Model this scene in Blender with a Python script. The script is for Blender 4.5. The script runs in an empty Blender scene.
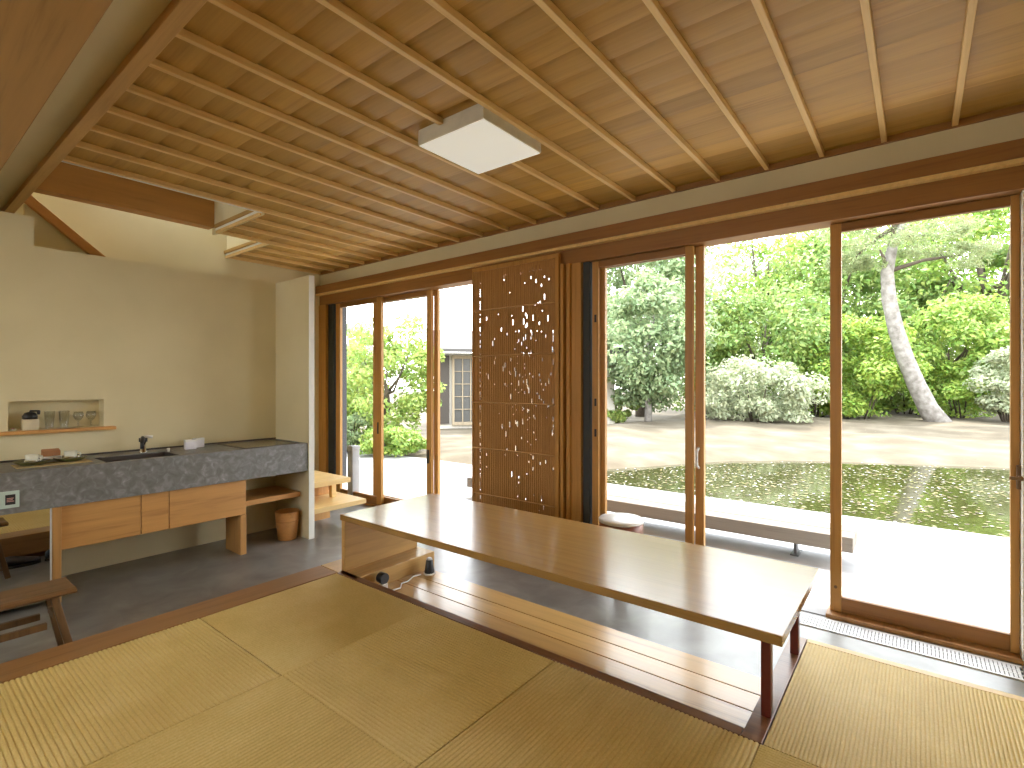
import bpy, math, random
import numpy as np
from mathutils import Vector, Matrix

random.seed(5)
RNG = np.random.default_rng(11)
SC = bpy.context.scene
COL = SC.collection
H = 1.4
F_PX = 513.8
TH = math.atan2(405.5, F_PX)
S_, C_ = math.sin(TH), math.cos(TH)


def at(px, d, z=None, py=None):
    """world point seen at picture column px at forward distance d"""
    a = (px - 512) / F_PX * d
    x, y = -S_ * d + C_ * a, C_ * d + S_ * a
    if z is None:
        z = H - (py - 382) / F_PX * d
    return Vector((x, y, z))


# ------------------------------------------------------------------ materials
def newmat(name):
    m = bpy.data.materials.new(name)
    m.use_nodes = True
    nt = m.node_tree
    b = nt.nodes['Principled BSDF']
    return m, nt, b


def N(nt, t, **kw):
    n = nt.nodes.new(t)
    for k, v in kw.items():
        setattr(n, k, v)
    return n


def ramp(nt, fac, stops):
    r = N(nt, 'ShaderNodeValToRGB')
    el = r.color_ramp.elements
    while len(el) < len(stops):
        el.new(.5)
    for e, (p, c) in zip(el, stops):
        e.position = p
        e.color = (*c, 1)
    nt.links.new(fac, r.inputs['Fac'])
    return r.outputs['Color']


def rgb(r, g, b):
    f = lambda v: ((v / 255 + .055) / 1.055) ** 2.4 if v > 10 else v / 255 / 12.92
    return (f(r), f(g), f(b))


def wood(name, c1, c2, axis='X', rough=.45, cross=16, along=.9, island=0.0, bump=.08, coat=0.0, spec=.5):
    m, nt, b = newmat(name)
    L = nt.links.new
    tc = N(nt, 'ShaderNodeTexCoord')
    oi = N(nt, 'ShaderNodeObjectInfo')
    geo = N(nt, 'ShaderNodeNewGeometry')
    add = N(nt, 'ShaderNodeMath', operation='ADD')
    L(oi.outputs['Random'], add.inputs[0])
    L(geo.outputs['Random Per Island'], add.inputs[1])
    mul = N(nt, 'ShaderNodeMath', operation='MULTIPLY')
    L(add.outputs[0], mul.inputs[0])
    mul.inputs[1].default_value = 23.0
    va = N(nt, 'ShaderNodeVectorMath', operation='ADD')
    L(tc.outputs['Object'], va.inputs[0])
    L(mul.outputs[0], va.inputs[1])
    mp = N(nt, 'ShaderNodeMapping')
    s = [cross] * 3
    s['XYZ'.index(axis)] = along
    mp.inputs['Scale'].default_value = s
    L(va.outputs[0], mp.inputs['Vector'])
    n1 = N(nt, 'ShaderNodeTexNoise')
    n1.inputs['Scale'].default_value = 1.0
    n1.inputs['Detail'].default_value = 5
    n1.inputs['Roughness'].default_value = .6
    n1.inputs['Distortion'].default_value = .8
    L(mp.outputs[0], n1.inputs['Vector'])
    n2 = N(nt, 'ShaderNodeTexNoise')
    n2.inputs['Scale'].default_value = 5.0
    n2.inputs['Detail'].default_value = 3
    L(mp.outputs[0], n2.inputs['Vector'])
    mx = N(nt, 'ShaderNodeMath', operation='MULTIPLY_ADD')
    L(n2.outputs['Fac'], mx.inputs[0])
    mx.inputs[1].default_value = .35
    L(n1.outputs['Fac'], mx.inputs[2])
    col = ramp(nt, mx.outputs[0], [(.42, c2), (.62, c1), (.85, tuple(min(1, v * 1.12) for v in c1))])
    if island > 0:
        hs = N(nt, 'ShaderNodeHueSaturation')
        mr = N(nt, 'ShaderNodeMapRange')
        L(geo.outputs['Random Per Island'], mr.inputs['Value'])
        mr.inputs['To Min'].default_value = 1 - island
        mr.inputs['To Max'].default_value = 1 + island
        L(mr.outputs[0], hs.inputs['Value'])
        L(col, hs.inputs['Color'])
        col = hs.outputs['Color']
    L(col, b.inputs['Base Color'])
    b.inputs['Roughness'].default_value = rough
    b.inputs['Specular IOR Level'].default_value = spec
    b.inputs['Coat Weight'].default_value = coat
    b.inputs['Coat Roughness'].default_value = .12
    if bump:
        bp = N(nt, 'ShaderNodeBump')
        bp.inputs['Strength'].default_value = bump
        bp.inputs['Distance'].default_value = .01
        L(mx.outputs[0], bp.inputs['Height'])
        L(bp.outputs[0], b.inputs['Normal'])
    return m


def noisy(name, stops, scale=8, rough=.6, detail=6, bump=0.0, metal=0.0, dist=0.0, spec=.5, bscale=None, coat=0.0):
    m, nt, b = newmat(name)
    L = nt.links.new
    tc = N(nt, 'ShaderNodeTexCoord')
    n1 = N(nt, 'ShaderNodeTexNoise')
    n1.inputs['Scale'].default_value = scale
    n1.inputs['Detail'].default_value = detail
    n1.inputs['Distortion'].default_value = dist
    L(tc.outputs['Object'], n1.inputs['Vector'])
    L(ramp(nt, n1.outputs['Fac'], stops), b.inputs['Base Color'])
    b.inputs['Roughness'].default_value = rough
    b.inputs['Metallic'].default_value = metal
    b.inputs['Specular IOR Level'].default_value = spec
    b.inputs['Coat Weight'].default_value = coat
    b.inputs['Coat Roughness'].default_value = .28
    if bump:
        n2 = n1
        if bscale:
            n2 = N(nt, 'ShaderNodeTexNoise')
            n2.inputs['Scale'].default_value = bscale
            n2.inputs['Detail'].default_value = 4
            L(tc.outputs['Object'], n2.inputs['Vector'])
        bp = N(nt, 'ShaderNodeBump')
        bp.inputs['Strength'].default_value = bump
        bp.inputs['Distance'].default_value = .02
        L(n2.outputs['Fac'], bp.inputs['Height'])
        L(bp.outputs[0], b.inputs['Normal'])
    return m


def plain(name, c, rough=.5, metal=0.0, var=.06, scale=20, **kw):
    lo = tuple(v * (1 - var) for v in c)
    hi = tuple(min(1, v * (1 + var)) for v in c)
    return noisy(name, [(.3, lo), (.7, hi)], scale=scale, rough=rough, metal=metal, **kw)


def leafmat(name, c, var=.3, trans=.45, hue=.03):
    m, nt, b = newmat(name)
    L = nt.links.new
    geo = N(nt, 'ShaderNodeNewGeometry')
    hs = N(nt, 'ShaderNodeHueSaturation')
    hs.inputs['Color'].default_value = (*c, 1)
    mr = N(nt, 'ShaderNodeMapRange')
    L(geo.outputs['Random Per Island'], mr.inputs['Value'])
    mr.inputs['To Min'].default_value = 1 - var
    mr.inputs['To Max'].default_value = 1 + var
    L(mr.outputs[0], hs.inputs['Value'])
    m2 = N(nt, 'ShaderNodeMath', operation='MULTIPLY')
    m2.inputs[1].default_value = 7.31
    L(geo.outputs['Random Per Island'], m2.inputs[0])
    fr = N(nt, 'ShaderNodeMath', operation='FRACT')
    L(m2.outputs[0], fr.inputs[0])
    mh = N(nt, 'ShaderNodeMapRange')
    L(fr.outputs[0], mh.inputs['Value'])
    mh.inputs['To Min'].default_value = .5 - hue
    mh.inputs['To Max'].default_value = .5 + hue
    L(mh.outputs[0], hs.inputs['Hue'])
    L(hs.outputs['Color'], b.inputs['Base Color'])
    b.inputs['Roughness'].default_value = .5
    tr = N(nt, 'ShaderNodeBsdfTranslucent')
    L(hs.outputs['Color'], tr.inputs['Color'])
    mx = N(nt, 'ShaderNodeMixShader')
    mx.inputs[0].default_value = trans
    L(b.outputs[0], mx.inputs[1])
    L(tr.outputs[0], mx.inputs[2])
    L(mx.outputs[0], nt.nodes['Material Output'].inputs['Surface'])
    return m


def glassmat(name, base=.05, tint=(1, 1, 1)):
    m, nt, b = newmat(name)
    L = nt.links.new
    nt.nodes.remove(b)
    tr = N(nt, 'ShaderNodeBsdfTransparent')
    tr.inputs['Color'].default_value = (*tint, 1)
    gl = N(nt, 'ShaderNodeBsdfGlossy')
    gl.inputs['Roughness'].default_value = .01
    lw = N(nt, 'ShaderNodeLayerWeight')
    lw.inputs['Blend'].default_value = base
    mx = N(nt, 'ShaderNodeMixShader')
    L(lw.outputs['Fresnel'], mx.inputs[0])
    L(tr.outputs[0], mx.inputs[1])
    L(gl.outputs[0], mx.inputs[2])
    L(mx.outputs[0], nt.nodes['Material Output'].inputs['Surface'])
    return m


M = {}
M['plaster'] = noisy('plaster', [(.3, (.69, .61, .38)), (.7, (.73, .65, .415))], scale=3, rough=.9, bump=.05, bscale=160)
M['plaster_white'] = noisy('pale_plaster', [(.3, (.80, .79, .74)), (.7, (.84, .83, .78))], scale=4, rough=.85, bump=.04, bscale=160)
M['ceil'] = wood('ceiling_board', (.46, .265, .058), (.37, .20, .040), 'X', .5, cross=20, along=.8, island=.16, bump=.05)
M['batten'] = wood('ceiling_batten', (.72, .49, .20), (.64, .41, .15), 'Y', .5, cross=30)
M['fascia'] = wood('fascia_wood', (.56, .34, .12), (.46, .26, .08), 'X', .5, cross=24)
M['beam'] = wood('beam_wood', (.36, .195, .058), (.22, .11, .028), 'X', .55, cross=11, along=.5)
M['beamY'] = wood('beam_wood_across', (.52, .26, .08), (.36, .16, .042), 'Y', .55, cross=9, along=.5)
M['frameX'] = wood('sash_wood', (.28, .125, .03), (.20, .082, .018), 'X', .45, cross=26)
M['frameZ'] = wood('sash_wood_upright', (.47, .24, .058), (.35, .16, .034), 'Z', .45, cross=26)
M['frameY'] = wood('sill_wood', (.40, .21, .08), (.27, .13, .045), 'Y', .45, cross=22)
M['kamachiY'] = wood('platform_edge_wood', (.30, .15, .052), (.20, .09, .03), 'Y', .32, cross=18)
M['kamachiX'] = wood('pit_edge_wood', (.22, .10, .045), (.14, .055, .024), 'X', .3, cross=24)
M['table'] = wood('table_wood', (.35, .205, .064), (.30, .17, .05), 'X', .22, cross=22, along=.6, bump=.01, coat=.12, spec=.42)
M['tableY'] = wood('table_panel_wood', (.54, .33, .11), (.44, .26, .08), 'Y', .35, cross=14)
M['plank'] = wood('pit_plank_wood', (.56, .34, .11), (.36, .185, .05), 'X', .28, cross=12, along=.7, island=.1, coat=.2)
M['cab'] = wood('cabinet_wood', (.56, .29, .09), (.40, .18, .05), 'Y', .4, cross=15, along=.8)
M['cabZ'] = wood('cabinet_upright_wood', (.48, .25, .08), (.34, .16, .045), 'Z', .4, cross=18)
M['shelf'] = wood('step_wood', (.70, .50, .22), (.60, .40, .16), 'Y', .4, cross=16)
M['stool'] = wood('worn_wood', (.17, .09, .034), (.09, .045, .016), 'Z', .5, cross=26)
M['stoolY'] = wood('worn_wood_seat', (.17, .085, .03), (.10, .048, .017), 'Y', .42, cross=22)
M['bin'] = wood('bin_veneer', (.52, .25, .075), (.42, .185, .05), 'X', .5, cross=12)
M['red'] = plain('red_lacquer', (.13, .022, .016), .35)
M['screen'] = wood('woven_bark', (.40, .20, .055), (.31, .145, .036), 'Z', .6, cross=50, along=4, bump=.06, island=.07)
M['cord_tan'] = plain('tan_cord', (.52, .31, .12), .7)
M['concrete'] = noisy('floor_concrete', [(.3, (.135, .128, .112)), (.5, (.19, .183, .165)), (.72, (.27, .262, .245))], scale=4.5, rough=.42, coat=.6, detail=8, bump=.03, bscale=30, dist=.6)
M['counter'] = noisy('counter_concrete', [(.3, (.14, .14, .132)), (.5, (.185, .187, .185)), (.64, (.245, .25, .253)), (.8, (.40, .41, .42))], scale=20, rough=.4, detail=9, dist=1.0, bump=.03)
M['counter_dark'] = plain('dark_joint', (.07, .055, .045), .5)
M['terrace'] = noisy('terrace_concrete', [(.3, (.33, .33, .335)), (.7, (.40, .40, .405))], scale=6, rough=.8, detail=8)
M['sand'] = noisy('sandy_ground', [(.3, (.075, .056, .032)), (.5, (.10, .078, .048)), (.7, (.145, .12, .082))], scale=1.4, rough=.95, detail=9, bump=.15, bscale=14)
M['benchwood'] = wood('weathered_wood', (.19, .165, .135), (.12, .10, .08), 'X', .8, cross=20, bump=.2)
M['metal'] = plain('steel', (.62, .62, .60), .25, 1.0)
M['grey_metal'] = plain('grey_painted_steel', (.022, .023, .027), .5, 0)
M['alu'] = plain('pale_alloy', (.72, .73, .74), .4, .0)
M['black'] = plain('black_plastic', (.018, .018, .02), .35)
M['charcoal'] = plain('charcoal_seal', (.03, .034, .036), .6)
M['white'] = plain('white_plastic', (.78, .77, .74), .45)
M['paper'] = noisy('lamp_paper', [(.3, (.88, .89, .83)), (.7, (.92, .93, .88))], scale=5, rough=.8, dist=2.0)
_pb = M['paper'].node_tree.nodes['Principled BSDF']
_pb.inputs['Emission Color'].default_value = (1, .98, .88, 1)
_pb.inputs['Emission Strength'].default_value = .16
M['lampside'] = plain('lamp_edge', (.60, .55, .42), .6)
M['cream_box'] = plain('cream_box', (.62, .55, .38), .6)
M['cup'] = plain('pale_ceramic', (.74, .74, .62), .25)
M['saucer'] = plain('olive_ceramic', (.12, .12, .04), .3)
M['mat'] = noisy('straw_mat', [(.3, (.42, .32, .15)), (.7, (.55, .43, .22))], scale=60, rough=.9)
M['tan_box'] = plain('tan_paper', (.42, .20, .09), .7)
M['glass'] = glassmat('window_glass', .035)
def cupglass():
    m, nt, b = newmat('drinking_glass')
    L = nt.links.new
    nt.nodes.remove(b)
    tr = N(nt, 'ShaderNodeBsdfTransparent'); tr.inputs['Color'].default_value = (.94, .95, .95, 1)
    gl = N(nt, 'ShaderNodeBsdfGlossy'); gl.inputs['Roughness'].default_value = .04
    lw = N(nt, 'ShaderNodeLayerWeight'); lw.inputs['Blend'].default_value = .5
    pw = N(nt, 'ShaderNodeMath', operation='POWER'); pw.inputs[1].default_value = 3
    ma = N(nt, 'ShaderNodeMath', operation='MULTIPLY_ADD'); ma.inputs[1].default_value = .55; ma.inputs[2].default_value = .06
    mx = N(nt, 'ShaderNodeMixShader')
    L(lw.outputs['Facing'], pw.inputs[0]); L(pw.outputs[0], ma.inputs[0]); L(ma.outputs[0], mx.inputs[0])
    L(tr.outputs[0], mx.inputs[1]); L(gl.outputs[0], mx.inputs[2])
    L(mx.outputs[0], nt.nodes['Material Output'].inputs['Surface'])
    return m


M['tumbler'] = cupglass()
M['outlet'] = plain('pale_green_plate', (.52, .64, .58), .5)
M['pinkish'] = plain('reddish_print', (.55, .30, .27), .6)
M['chrome'] = plain('chrome', (.75, .75, .73), .12, 1.0)
M['mirror'] = plain('polished_mirror', (.62, .62, .60), .02, 1.0, var=.01)
M['shoe'] = plain('dark_shoe_leather', (.03, .03, .038), .45)
M['bark'] = noisy('pale_bark', [(.3, (.13, .115, .10)), (.5, (.20, .185, .165)), (.7, (.28, .265, .245))], scale=7, rough=.9, bump=.4, detail=8)
M['darkbark'] = noisy('brown_bark', [(.3, (.05, .036, .025)), (.7, (.10, .08, .055))], scale=9, rough=.9, bump=.4)
M['roof'] = plain('grey_roof', (.07, .065, .06), .7)
M['lattice'] = wood('house_timber', (.26, .21, .14), (.20, .155, .10), 'Z', .7, cross=20)
M['shoji'] = plain('pale_panel', (.55, .52, .46), .7)
M['dim'] = plain('dark_boarding', (.045, .036, .028), .7)


def tatami_mat_material():
    m, nt, b = newmat('tatami_rush')
    L = nt.links.new
    tc = N(nt, 'ShaderNodeTexCoord')
    n1 = N(nt, 'ShaderNodeTexNoise')
    n1.inputs['Scale'].default_value = 2.2
    n1.inputs['Detail'].default_value = 5
    L(tc.outputs['Object'], n1.inputs['Vector'])
    n2 = N(nt, 'ShaderNodeTexNoise')
    n2.inputs['Scale'].default_value = 170
    n2.inputs['Detail'].default_value = 2
    L(tc.outputs['Object'], n2.inputs['Vector'])
    mx = N(nt, 'ShaderNodeMath', operation='MULTIPLY_ADD')
    L(n2.outputs['Fac'], mx.inputs[0])
    mx.inputs[1].default_value = .6
    L(n1.outputs['Fac'], mx.inputs[2])
    L(ramp(nt, mx.outputs[0], [(.55, (.58, .42, .13)), (.8, (.67, .50, .18)), (1.0, (.73, .57, .24))]), b.inputs['Base Color'])
    b.inputs['Roughness'].default_value = .55
    b.inputs['Specular IOR Level'].default_value = .4
    return m


M['tatami'] = tatami_mat_material()


def water_material():
    m, nt, b = newmat('pond_water')
    L = nt.links.new
    b.inputs['Base Color'].default_value = (.035, .035, .012, 1)
    b.inputs['Roughness'].default_value = .04
    b.inputs['IOR'].default_value = 1.6
    tc = N(nt, 'ShaderNodeTexCoord')
    n1 = N(nt, 'ShaderNodeTexNoise')
    n1.inputs['Scale'].default_value = 5
    n1.inputs['Detail'].default_value = 4
    L(tc.outputs['Object'], n1.inputs['Vector'])
    bp = N(nt, 'ShaderNodeBump')
    bp.inputs['Strength'].default_value = .05
    bp.inputs['Distance'].default_value = .05
    L(n1.outputs['Fac'], bp.inputs['Height'])
    L(bp.outputs[0], b.inputs['Normal'])
    return m


M['water'] = water_material()


# ------------------------------------------------------------------ mesh builder
class MB:
    def __init__(self):
        self.v, self.f, self.smooth = [], [], []

    def add(self, vs, fs, smooth=False):
        o = len(self.v)
        self.v += [tuple(p) for p in vs]
        self.f += [tuple(i + o for i in f) for f in fs]
        self.smooth += [smooth] * len(fs)
        return self

    def box(self, x0, x1, y0, y1, z0, z1, rot=None, piv=None):
        vs = [(x, y, z) for z in (z0, z1) for y in (y0, y1) for x in (x0, x1)]
        if rot is not None:
            p = Vector(piv) if piv else Vector(((x0 + x1) / 2, (y0 + y1) / 2, (z0 + z1) / 2))
            vs = [tuple(rot @ (Vector(v) - p) + p) for v in vs]
        return self.add(vs, [(0, 2, 3, 1), (4, 5, 7, 6), (0, 1, 5, 4), (2, 6, 7, 3), (0, 4, 6, 2), (1, 3, 7, 5)])

    def bar(self, a, b, w, h, up=(0, 0, 1)):
        """square bar from a to b"""
        a, b = Vector(a), Vector(b)
        d = (b - a).normalized()
        s = d.cross(Vector(up)).normalized()
        t = s.cross(d)
        vs = []
        for p in (a, b):
            for i, j in ((-1, -1), (1, -1), (1, 1), (-1, 1)):
                vs.append(p + s * (i * w / 2) + t * (j * h / 2))
        return self.add(vs, [(0, 3, 2, 1), (4, 5, 6, 7), (0, 1, 5, 4), (1, 2, 6, 5), (2, 3, 7, 6), (3, 0, 4, 7)])

    def tube(self, pts, rad, seg=12, caps=True):
        pts = [Vector(p) for p in pts]
        n = len(pts)
        rad = list(rad) if hasattr(rad, '__len__') else [rad] * n
        vs = []
        ref = Vector((0, 0, 1))
        prev = None
        for i, p in enumerate(pts):
            d = (pts[min(i + 1, n - 1)] - pts[max(i - 1, 0)]).normalized()
            if prev is None:
                r = Vector((1, 0, 0)) if abs(d.z) > .9 else ref
                s = d.cross(r).normalized()
            else:
                s = (prev - d * prev.dot(d)).normalized()
            prev = s
            t = d.cross(s)
            for k in range(seg):
                a = 2 * math.pi * k / seg
                vs.append(p + (s * math.cos(a) + t * math.sin(a)) * rad[i])
        fs = [(i * seg + k, i * seg + (k + 1) % seg, (i + 1) * seg + (k + 1) % seg, (i + 1) * seg + k)
              for i in range(n - 1) for k in range(seg)]
        self.add(vs, fs, True)
        if caps:
            o = len(self.v) - n * seg
            self.f += [tuple(o + k for k in range(seg))[::-1], tuple(o + (n - 1) * seg + k for k in range(seg))]
            self.smooth += [False, False]
        return self

    def lathe(self, c, prof, seg=24, caps=True):
        """prof: list of (r, z) revolved about the vertical through c"""
        c = Vector(c)
        vs = []
        for r, z in prof:
            for k in range(seg):
                a = 2 * math.pi * k / seg
                vs.append((c.x + r * math.cos(a), c.y + r * math.sin(a), c.z + z))
        n = len(prof)
        fs = [(i * seg + k, i * seg + (k + 1) % seg, (i + 1) * seg + (k + 1) % seg, (i + 1) * seg + k)
              for i in range(n - 1) for k in range(seg)]
        self.add(vs, fs, True)
        if caps:
            o = len(self.v) - n * seg
            self.f += [tuple(o + k for k in range(seg))[::-1], tuple(o + (n - 1) * seg + k for k in range(seg))]
            self.smooth += [False, False]
        return self

    def prism(self, prof, axis, a, b):
        """extrude a closed 2D profile along X (prof=(y,z)) or Y (prof=(x,z))"""
        n = len(prof)
        vs = []
        for t in (a, b):
            for p in prof:
                vs.append((t, p[0], p[1]) if axis == 'X' else (p[0], t, p[1]))
        fs = [(i, (i + 1) % n, n + (i + 1) % n, n + i) for i in range(n)]
        fs += [tuple(range(n))[::-1], tuple(range(n, 2 * n))]
        return self.add(vs, fs)

    def build(self, name, mat, parent=None, bevel=0.0, loc=None):
        me = bpy.data.meshes.new(name)
        off = Vector((0, 0, 0))
        if parent is not None:
            off = origin(parent)
        elif loc is not None:
            off = Vector(loc)
        me.from_pydata([tuple(Vector(p) - off) for p in self.v], [], self.f)
        me.polygons.foreach_set('use_smooth', self.smooth)
        me.validate()
        fix_normals(me)
        o = bpy.data.objects.new(name, me)
        COL.objects.link(o)
        me.materials.append(M[mat] if isinstance(mat, str) else mat)
        if parent is not None:
            o.parent = parent
        else:
            o.location = off
        if bevel:
            b = o.modifiers.new('edge', 'BEVEL')
            b.width = bevel
            b.segments = 2
            b.limit_method = 'ANGLE'
        return o


def fix_normals(me):
    import bmesh
    bm = bmesh.new()
    bm.from_mesh(me)
    bmesh.ops.recalc_face_normals(bm, faces=bm.faces)
    bm.to_mesh(me)
    bm.free()


def origin(o):
    p = Vector((0, 0, 0))
    while o is not None:
        p += Vector(o.location)
        o = o.parent
    return p


def tag(o, label, cat, group=None):
    o['label'] = label
    o['category'] = cat
    if group:
        o['group'] = group
    return o


def thing(name, label, cat, loc, group=None):
    o = bpy.data.objects.new(name, None)
    o.empty_display_size = .1
    COL.objects.link(o)
    o.location = loc
    return tag(o, label, cat, group)


def struct(o, label=None, cat=None):
    o['kind'] = 'structure'
    if label:
        o['label'] = label
    if cat:
        o['category'] = cat
    return o


def sempty(name, loc, label, cat):
    o = bpy.data.objects.new(name, None)
    COL.objects.link(o)
    o.location = loc
    return struct(o, label, cat)


def dup(root, loc, label=None, group=None):
    r = root.copy()
    COL.objects.link(r)
    r.location = loc
    if label:
        r['label'] = label
    if group:
        r['group'] = group
    for ch in list(root.children):
        c = ch.copy()
        COL.objects.link(c)
        c.parent = r
        for g in list(ch.children):
            d = g.copy()
            COL.objects.link(d)
            d.parent = c
    return r


def B(*a):
    return MB().box(*a)


XR = .475      # right wall
YB = -2.7     # back wall
YW = 3.55     # room face of the window wall
ZC = 2.76

# ------------------------------------------------------------------ room shell
struct(B(-6.2, XR + .1, YB, 3.66, -.15, 0).build('floor', 'concrete'), 'grey polished concrete floor running under the kitchen and along the windows', 'floor')

# platform body under the mats (L-shaped, leaves the foot pit open)
pb = MB()
pb.box(-3.03, XR, YB, 1.86, 0, .165)
pb.box(-.46, XR, 1.86, 2.735, 0, .165)
struct(pb.build('floor_platform', 'kamachiX'), 'low raised platform that carries the straw mats', 'platform')
struct(B(-3.07, -2.872, YB, 1.862, .045, .2).build('trim_1', 'kamachiY', bevel=.004), 'brown wooden edge board of the mat platform beside the kitchen floor', 'edge board')
struct(B(-3.07, -2.69, 1.866, 2.52, 0, .2).build('trim_2', 'tableY', bevel=.003), 'wooden end block of the foot pit under the left table panel', 'edge board')
struct(B(-2.868, -.475, 1.853, 1.902, .0, .2).build('trim_3', 'kamachiX', bevel=.002), 'dark brown strip between the mats and the foot pit', 'edge board')
struct(B(-.472, -.405, 1.853, 2.74, 0, .2).build('trim_4', 'kamachiX', bevel=.002), 'dark board at the end of the foot pit under the red legs', 'edge board')
struct(B(-.403, XR, 2.705, 2.745, .0, .2).build('trim_5', 'shelf', bevel=.003), 'pale wooden border of the window side mats', 'edge board')
fp = MB()
for a, b in ((1.906, 2.045), (2.049, 2.178), (2.182, 2.308), (2.312, 2.455)):
    fp.box(-2.686, -.476, a, b, .06, .1)
struct(fp.build('floor_step', 'plank', bevel=.003), 'pale plank footboard inside the pit under the long table', 'footboard')

# ---- tatami mats with real ribs
def mat(x0, x1, y0, y1, rib, label):
    pitch = .0125 if x0 > -.45 else .0168
    dp = .75 if x0 > -.45 else 1.25
    x0 += .0015; x1 -= .0015; y0 += .0015; y1 -= .0015
    a, b, u0, u1 = (y0, y1, x0, x1) if rib == 'X' else (x0, x1, y0, y1)
    n = max(2, round((b - a) / pitch))
    prof = [(a, .167)]
    for k in range(n):
        t0 = a + (b - a) * k / n
        w = (b - a) / n
        for q, hgt in ((.04, -.0034), (.2, -.001), (.5, 0), (.8, -.001), (.96, -.0034)):
            prof.append((t0 + q * w, .2005 + hgt * dp))
    prof.append((b, .167))
    m = MB()
    m.prism(prof, rib, u0, u1)
    o = m.build('tatami_mat', 'tatami', loc=(x0, y0, .167))
    tag(o, label, 'tatami mat', 'square straw mats on the platform')
    return o


xs = [-2.866, -2.044, -1.228, -.410]
ys = [1.851, 1.068, .25, -.57]
mat(xs[0], xs[1], ys[1], ys[0], 'Y', 'straw mat in the corner of the platform under the table panel end')
mat(xs[1], xs[2], ys[1], ys[0], 'X', 'straw mat beside the pit, half in the table shadow')
mat(xs[2], xs[3], ys[1], ys[0], 'Y', 'straw mat beside the pit in front of the near red table legs')
mat(xs[0], xs[1], ys[2], ys[1], 'X', 'straw mat along the brown edge board, in front of the wooden stool')
mat(xs[1], xs[2], ys[2], ys[1], 'Y', 'straw mat second from the edge board in the row away from the pit')
mat(xs[2], xs[3], ys[2], ys[1], 'X', 'straw mat in the row away from the pit, third from the edge board')
mat(xs[3], XR - .004, ys[1], ys[0], 'X', 'straw mat with crosswise ribs touching the corner of the dark pit board')
mat(-.403, XR - .004, ys[0], 2.703, 'Y', 'straw mat between the red table legs and the glass door')
mat(xs[3], XR - .004, ys[2], ys[1], 'Y', 'straw mat nearest the right wall in the row away from the pit')
mat(xs[0], xs[1], ys[3], ys[2], 'Y', 'straw mat along the edge board, mirrored in the polished kitchen panel')

# ---- walls
struct(B(-6.2, XR + .1, YW, 3.67, 2.58, 3.5).build('wall_front', 'plaster'), 'cream plaster wall strip above the windows', 'wall')
struct(B(XR, XR + .1, YB, 3.67, 0, 3.3).build('wall_right', 'plaster'), 'cream plaster wall at the right end of the room', 'wall')
bw = MB()   # wall behind the camera; its unseen window is added to light the room
WX0, WX1, WZ0, WZ1 = -3.9, -1.5, .9, 2.1
bw.box(-6.2, XR, YB - .1, YB, 0, WZ0)
bw.box(-6.2, XR, YB - .1, YB, WZ1, 3.3)
bw.box(-6.2, WX0, YB - .1, YB, WZ0, WZ1)
bw.box(WX1, XR, YB - .1, YB, WZ0, WZ1)
struct(bw.build('wall_back', 'plaster'), 'cream plaster wall behind the mats with a window added for light', 'wall')
wf = MB()
for x in (WX0, (WX0 + WX1) / 2 - .025, WX1 - .05):
    wf.box(x, x + .05, YB - .08, YB - .02, WZ0, WZ1)
wf.box(WX0, WX1, YB - .08, YB - .02, WZ0, WZ0 + .05)
wf.box(WX0, WX1, YB - .08, YB - .02, WZ1 - .05, WZ1)
w1 = struct(wf.build('window_1', 'frameZ'), 'unseen wooden window added behind the mats to let in light', 'window')
B(WX0 + .04, WX1 - .04, YB - .055, YB - .045, WZ0 + .04, WZ1 - .04).build('pane', 'glass', w1)

# kitchen wall with the niche, z to 2.35
ZK = 2.35
KX = -4.84
NY0, NY1, NZ0, NZ1 = .617, 1.141, 1.066, 1.268
kw = MB()
kw.box(KX - .14, KX, YB, NY0, 0, ZK)
kw.box(KX - .14, KX, YB, .748, ZK, 2.55)
kw.box(KX - .14, KX, NY1, 2.52, 0, ZK)
kw.box(KX - .14, KX, NY0, NY1, 0, NZ0)
kw.box(KX - .14, KX, NY0, NY1, NZ1, ZK)
kw.box(KX - .16, KX - .13, NY0 - .02, NY1 + .02, NZ0 - .02, NZ1 + .02)
struct(kw.build('wall_kitchen', 'plaster'), 'cream plaster kitchen wall with a small niche', 'wall')
struct(B(-4.84, -4.25, 2.466, 2.52, 0, ZK).build('wall_partition', 'plaster', bevel=.003), 'thin pale plaster partition at the end of the counter', 'wall')
struct(B(-4.249, -4.245, 2.467, 2.519, 0, ZK).build('trim_19', 'plaster_white'), 'white edge strip on the end of the plaster partition', 'trim strip')
# loft behind and above the kitchen wall
struct(B(-6.0, -5.85, .85, YW, 0, 3.9).build('wall_loft', 'plaster'), 'cream plaster wall seen above the kitchen wall', 'wall')
struct(B(-5.9, -5.70, YB, .88, 0, 3.9).build('wall_loft_side', 'plaster'), 'cream plaster wall left of the loft opening', 'wall')
struct(B(-5.05, -4.11, 1.985, 2.005, ZC - .02, 3.9).build('wall_shaft', 'plaster'), 'cream skylight shaft wall beside the brown beam', 'wall')
struct(B(-5.86, -4.94, 2.445, 2.465, ZC - .02, 3.9).build('wall_shaft_end', 'plaster'), 'cream skylight shaft wall next to the window corner', 'wall')
rf = MB()      # roof with a slot of daylight over the loft wall
rf.box(-4.12, XR + .1, YB - .1, 3.67, 3.0, 3.12)
rf.box(-5.45, -4.0, YB - .1, 3.67, 3.7, 3.8)
rf.box(-6.0, -5.45, YB - .1, 1.2, 3.7, 3.8)
rf.box(-6.0, -5.45, 2.44, 3.67, 3.7, 3.8)
rf.box(-4.12, -4.0, YB - .1, 3.67, 3.0, 3.8)
struct(rf.build('ceiling_slab', 'plaster'), 'plastered roof slab over the room', 'roof')
ev = B(-12, XR + 8, 3.55, 4.95, 2.80, 2.92)
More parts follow.
